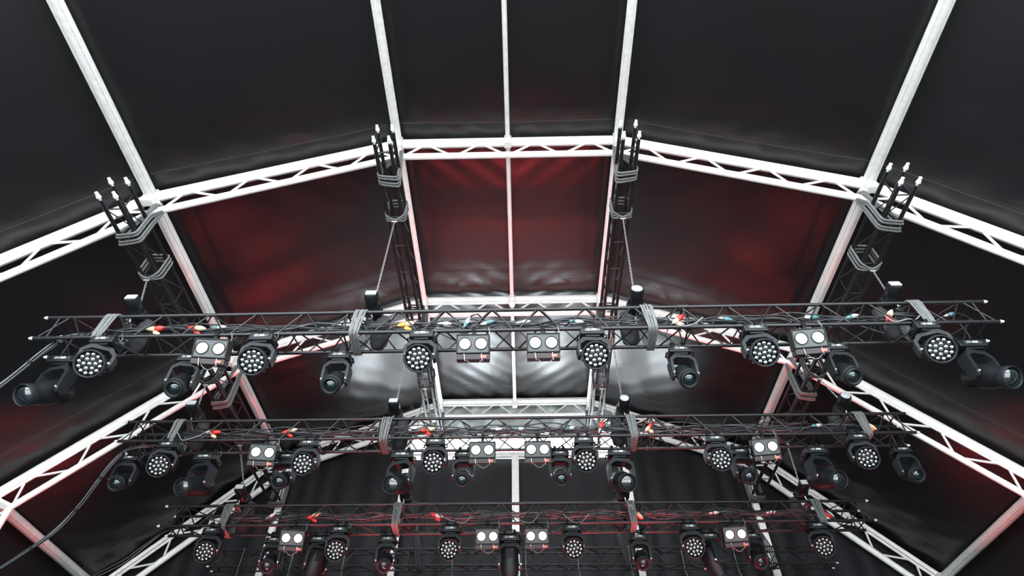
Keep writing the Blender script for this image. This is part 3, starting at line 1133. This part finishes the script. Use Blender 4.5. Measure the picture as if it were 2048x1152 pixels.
# ------------------------------------------------------------------ cables in the trusses
rnd = random.Random(11)
for r in (1, 2, 3):
    for k in range(9):
        x0 = ROWS[r]['xl'] + 0.5 + rnd.uniform(0, 0.9)
        x1 = ROWS[r]['xr'] - 0.5 - rnd.uniform(0, 0.9)
        pts = []
        n = 70
        ph = rnd.uniform(0, 6)
        a0, b0 = rnd.uniform(0.05, 0.13), rnd.uniform(0.13, 0.20)
        for i in range(n + 1):
            x = x0 + (x1 - x0) * i / n
            a = a0 + 0.025 * math.sin(x * 3.3 + ph) + 0.015 * math.sin(x * 9 + ph * 2)
            b = b0 + 0.025 * math.sin(x * 4.1 + ph * 1.7) + 0.012 * math.sin(x * 11 + ph)
            pts.append(rowpt(r, x, min(0.25, max(0.04, a)), min(0.24, max(0.03, b))))
        o = MB().path(pts, 0.0085, 6).build('power_cable', M['cable'] if k % 3 else M['cable_blue'])
        tag(o, 'long dark cable lying loose inside the %s lighting truss' % ROWS[r]['name'], 'cable', 'loose cables inside the %s truss' % ROWS[r]['name'])

# pale looped leads
LOOPS = [(1, 1.70, 'pale looped lead beside the right inner hoist on the nearest truss'), (1, 3.9, 'pale looped lead near the right end of the nearest truss'),
         (2, -4.2, 'pale slack lead near the left end of the second truss'), (3, -0.9, 'pale slack lead above the left central blinder of the third truss'),
         (3, 0.75, 'pale slack lead right of centre in the third truss'), (3, 0.05, 'pale curled lead at the centre of the third truss')]
for r, x, lab in LOOPS:
    pts = []
    for i in range(17):
        t = i / 16
        pts.append(rowpt(r, x + 0.36 * (t - 0.5), -0.03 + 0.02 * math.sin(9 * t), 0.10 - 0.11 * math.sin(PI * t) + 0.02 * math.sin(7 * t + x)))
    o = MB().path(pts, 0.006, 6).build('signal_lead', M['cable_white'])
    tag(o, lab, 'cable', 'pale slack leads')

CONN = [
    (1, -3.78, 'red', 'cream', 0.1), (1, -3.36, 'cream', 'red', -0.1), (1, -3.13, 'white_plastic', 'teal', 0.1), (1, -1.18, 'cream', 'yellow', 0.2),
    (1, -0.79, 'white_plastic', 'chain', 0), (1, -0.55, 'white_plastic', 'teal', 1.2), (1, -0.34, 'teal', 'white_plastic', 0.3), (1, 0.03, 'white_plastic', 'chain', 0.2),
    (1, 0.58, 'white_plastic', 'teal', -0.1), (1, 1.64, 'red', 'cream', 0.7), (1, 2.12, 'teal', 'chain', -0.2), (1, 3.02, 'teal', 'white_plastic', 0.0),
    (1, 3.44, 'white_plastic', 'teal', 0.3), (1, 3.83, 'cream', 'red', 0.9), (1, 4.45, 'teal', 'chain', 0.3),
    (2, -3.97, 'red', 'cream', 0.0), (2, -2.99, 'cream', 'red', 0.3), (2, -1.21, 'cream', 'red', 0.2), (2, -0.33, 'white_plastic', 'chain', 0.0),
    (2, -0.03, 'white_plastic', 'teal', 0.0), (2, 0.62, 'white_plastic', 'teal', 0.2), (2, 1.02, 'red', 'chain', 1.2), (2, 1.64, 'red', 'cream', 0.8),
    (2, 3.78, 'white_plastic', 'teal', 0.1), (2, 4.44, 'cream', 'yellow', -0.7),
    (3, -3.55, 'white_plastic', 'teal', 0.6), (3, -2.95, 'cream', 'red', 0.4), (3, -1.22, 'white_plastic', 'red', -0.3), (3, 1.62, 'cream', 'red', -0.8),
    (3, 2.7, 'white_plastic', 'chain', 0.1), (3, 3.5, 'white_plastic', 'chain', 0.1), (3, 4.3, 'white_plastic', 'red', -0.7),
]
CN = {'red': 'red', 'cream': 'cream', 'yellow': 'orange', 'white_plastic': 'white', 'teal': 'teal', 'chain': 'grey'}


def near_word(x):
    if x < -4.2: return 'near the left end'
    if x < -3.3: return 'far left'
    if x < -2.4: return 'well left of centre'
    if x < -1.1: return 'left of centre'
    if x < -0.62: return 'just left of the central blinders'
    if x < -0.45: return 'above the left central blinder'
    if x < -0.2: return 'just left of the ridge'
    if x < 0.2: return 'right at the centre'
    if x < 0.9: return 'just right of the central blinders'
    if x < 1.3: return 'right of centre'
    if x < 1.9: return 'beside the right inner hoist'
    if x < 2.8: return 'well right of centre'
    if x < 3.2: return 'above the right blinder'
    if x < 3.6: return 'right of the right blinder'
    if x < 4.0: return 'far right'
    return 'near the right end'


for (r, x, c1, c2, ang) in CONN:
    R3 = Matrix.Rotation(-ang, 4, 'Y')
    sc = 1.0 if r < 3 else 1.0
    p = rowpt(r, x, 0.05, 0.155)
    root = empty('cable_connector', p, '%s and %s cable connector in the %s truss, %s' % (CN[c1], CN[c2], ROWS[r]['name'], near_word(x)), 'connector', 'cable connectors in the trusses')
    RZ = R3 @ Matrix.Rotation(PI / 2, 4, 'Z')
    big = 'red' in (c1, c2) or c1 == 'cream'
    k = 0.85 if big else 0.66
    MB().lathe([(0.012 * k, -0.005), (0.025 * k, 0.0), (0.033 * k, 0.012), (0.033 * k, 0.06 * k), (0.027 * k, 0.085 * k), (0.016 * k, 0.115 * k), (0.008, 0.13 * k)], 16, RZ).build('plug', M[c1], root)
    MB().lathe([(0.012 * k, 0.0), (0.029 * k, 0.002), (0.029 * k, 0.04 * k), (0.024 * k, 0.065 * k), (0.012 * k, 0.09 * k), (0.007, 0.10 * k)], 16, R3 @ Matrix.Rotation(-PI / 2, 4, 'Z')).build('socket', M[c2], root)
    if big:
        MB().lathe([(0.012, -0.03), (0.020, -0.025), (0.023, 0.0), (0.020, 0.035), (0.01, 0.05)], 14, Matrix.Translation((0.02, 0.02, -0.045)) @ Matrix.Rotation(0.5 + ang, 4, 'Y') @ RZ).build('cap', M[c2], root)
    tl = MB()
    tl.path([R3 @ Vector((0.08 * k, 0, 0)), R3 @ Vector((0.14, 0.02, 0.0)), R3 @ Vector((0.22, 0.06, -0.03)), Vector((0.32, 0.09, -0.04))], 0.008, 6)
    tl.build('cable_tail', M['cable'], root)
    tl = MB()
    tl.path([R3 @ Vector((-0.11 * k, 0, 0)), R3 @ Vector((-0.16, 0.02, -0.01)), R3 @ Vector((-0.22, 0.06, -0.03)), Vector((-0.30, 0.09, -0.04))], 0.008, 6)
    tl.build('cable_tail', M['cable'], root)

# looms leaving the left ends
LOOMS = [
    ([(-4.1, 4.66, 4.38), (-4.43, 4.62, 4.42), (-4.66, 4.6, 4.40), (-4.75, 4.58, 4.27), (-4.82, 4.57, 4.11), (-4.97, 4.56, 3.71), (-5.3, 4.5, 2.9), (-5.9, 4.4, 1.6)], 'bundle of dark cables dropping from the left end of the nearest truss', 0.012),
    ([(-4.7, 6.76, 4.50), (-5.0, 6.72, 4.42), (-5.1, 6.7, 4.22), (-5.16, 6.7, 3.95), (-5.21, 6.7, 3.69), (-5.34, 6.7, 3.34), (-5.55, 6.7, 3.09), (-5.85, 6.7, 2.80), (-6.2, 6.7, 2.5)], 'bundle of dark cables sagging from the left end of the second truss', 0.011),
    ([(-4.6, 8.3, 4.2), (-5.01, 8.3, 4.12), (-5.23, 8.3, 3.91), (-5.42, 8.3, 3.7), (-5.7, 8.3, 3.52), (-6.0, 8.3, 3.35)], 'pair of pale-edged cables sagging from the left end of the third truss', 0.012),
]
for pts, lab, rr in LOOMS:
    root = empty('cable_loom', pts[1], lab, 'cable bundle', 'cable bundles at the left truss ends')
    P = [Vector(p) - Vector(pts[1]) for p in pts]
    # resample with Catmull-Rom
    def cr(P, m=6):
        out = []
        for i in range(len(P) - 1):
            p0, p1, p2, p3 = P[max(i - 1, 0)], P[i], P[i + 1], P[min(i + 2, len(P) - 1)]
            for k in range(m):
                t = k / m
                out.append(0.5 * ((2 * p1) + (-p0 + p2) * t + (2 * p0 - 5 * p1 + 4 * p2 - p3) * t * t + (-p0 + 3 * p1 - 3 * p2 + p3) * t ** 3))
        out.append(P[-1])
        return out
    Q = cr(P)
    ns = 4 if 'third' not in lab else 2
    for k in range(ns):
        a = 2 * PI * k / ns
        MB().path([q + Vector((0.016 * math.cos(a + i * 0.06), 0.016 * math.sin(a + i * 0.06), 0.016 * math.sin(a * 1.3 + i * 0.2) * 0.8)) for i, q in enumerate(Q)], rr * 0.85, 6).build('cable', M['cable_blue'] if k % 2 == 0 else M['cable'], root)
    for i in range(8, len(Q) - 2, 9):
        MB().path([Q[i] * 0.5 + Q[i - 1] * 0.5, Q[i]], 0.032, 10).build('cable_tie', M['dark'], root)

# wire drops from the rearmost truss
for k, x in enumerate([-4.42, -3.62, -2.80, -1.10, 0.04, 0.85, 1.66, 2.47, 3.28]):
    root = empty('drop_wire', rowpt(4, x, 0, 0.26), 'thin hanging wire with hook, %s on the rearmost truss' % (['first from left', 'second from left', 'third from left', 'fourth from left', 'fifth from left', 'sixth from left', 'seventh from left', 'eighth from left', 'last on the right'][k]), 'wire', 'wires hanging from the rearmost truss')
    g = MB()
    g.path([(0, -0.02, 0.02), (0, -0.025, -0.1), (0, -0.03, -0.34)], 0.0045, 6)
    g.build('wire', M['chain'], root)
    g = MB()
    g.path([(0, -0.03, -0.34), (0.012, -0.03, -0.37), (0, -0.03, -0.40), (-0.012, -0.03, -0.37)], 0.006, 6, closed=True)
    g.path([(0, -0.03, -0.40), (0.018, -0.03, -0.44), (0.012, -0.03, -0.49), (-0.012, -0.03, -0.49), (-0.015, -0.03, -0.46)], 0.007, 6)
    g.path([(0, -0.03, -0.47), (0, -0.03, -1.2)], 0.005, 6)
    g.build('hook', M['chain'], root)

# slings on the rearmost truss
for x, nm in ((-3.9, 'left'), (-1.75, 'left inner'), (1.5, 'right inner'), (3.75, 'right')):
    mb = MB()
    for s in range(3):
        e = 0.03 * s
        loop_strand(mb, [(x, 9.69, 4.95), (x + 0.05 + e, 9.565, 4.42), (x + 0.10 + e, 9.565, 4.11), (x + 0.10 + e, 9.82, 4.11), (x + 0.05 + e, 9.82, 4.44)], 0.011, 6)
    tag(mb.build('truss_sling', M['dark_sling']), 'dark sling round the rearmost truss, %s of its four' % {'left': 'leftmost', 'left inner': 'left inner', 'right inner': 'right inner', 'right': 'rightmost'}[nm], 'sling', 'dark slings on the rearmost truss')
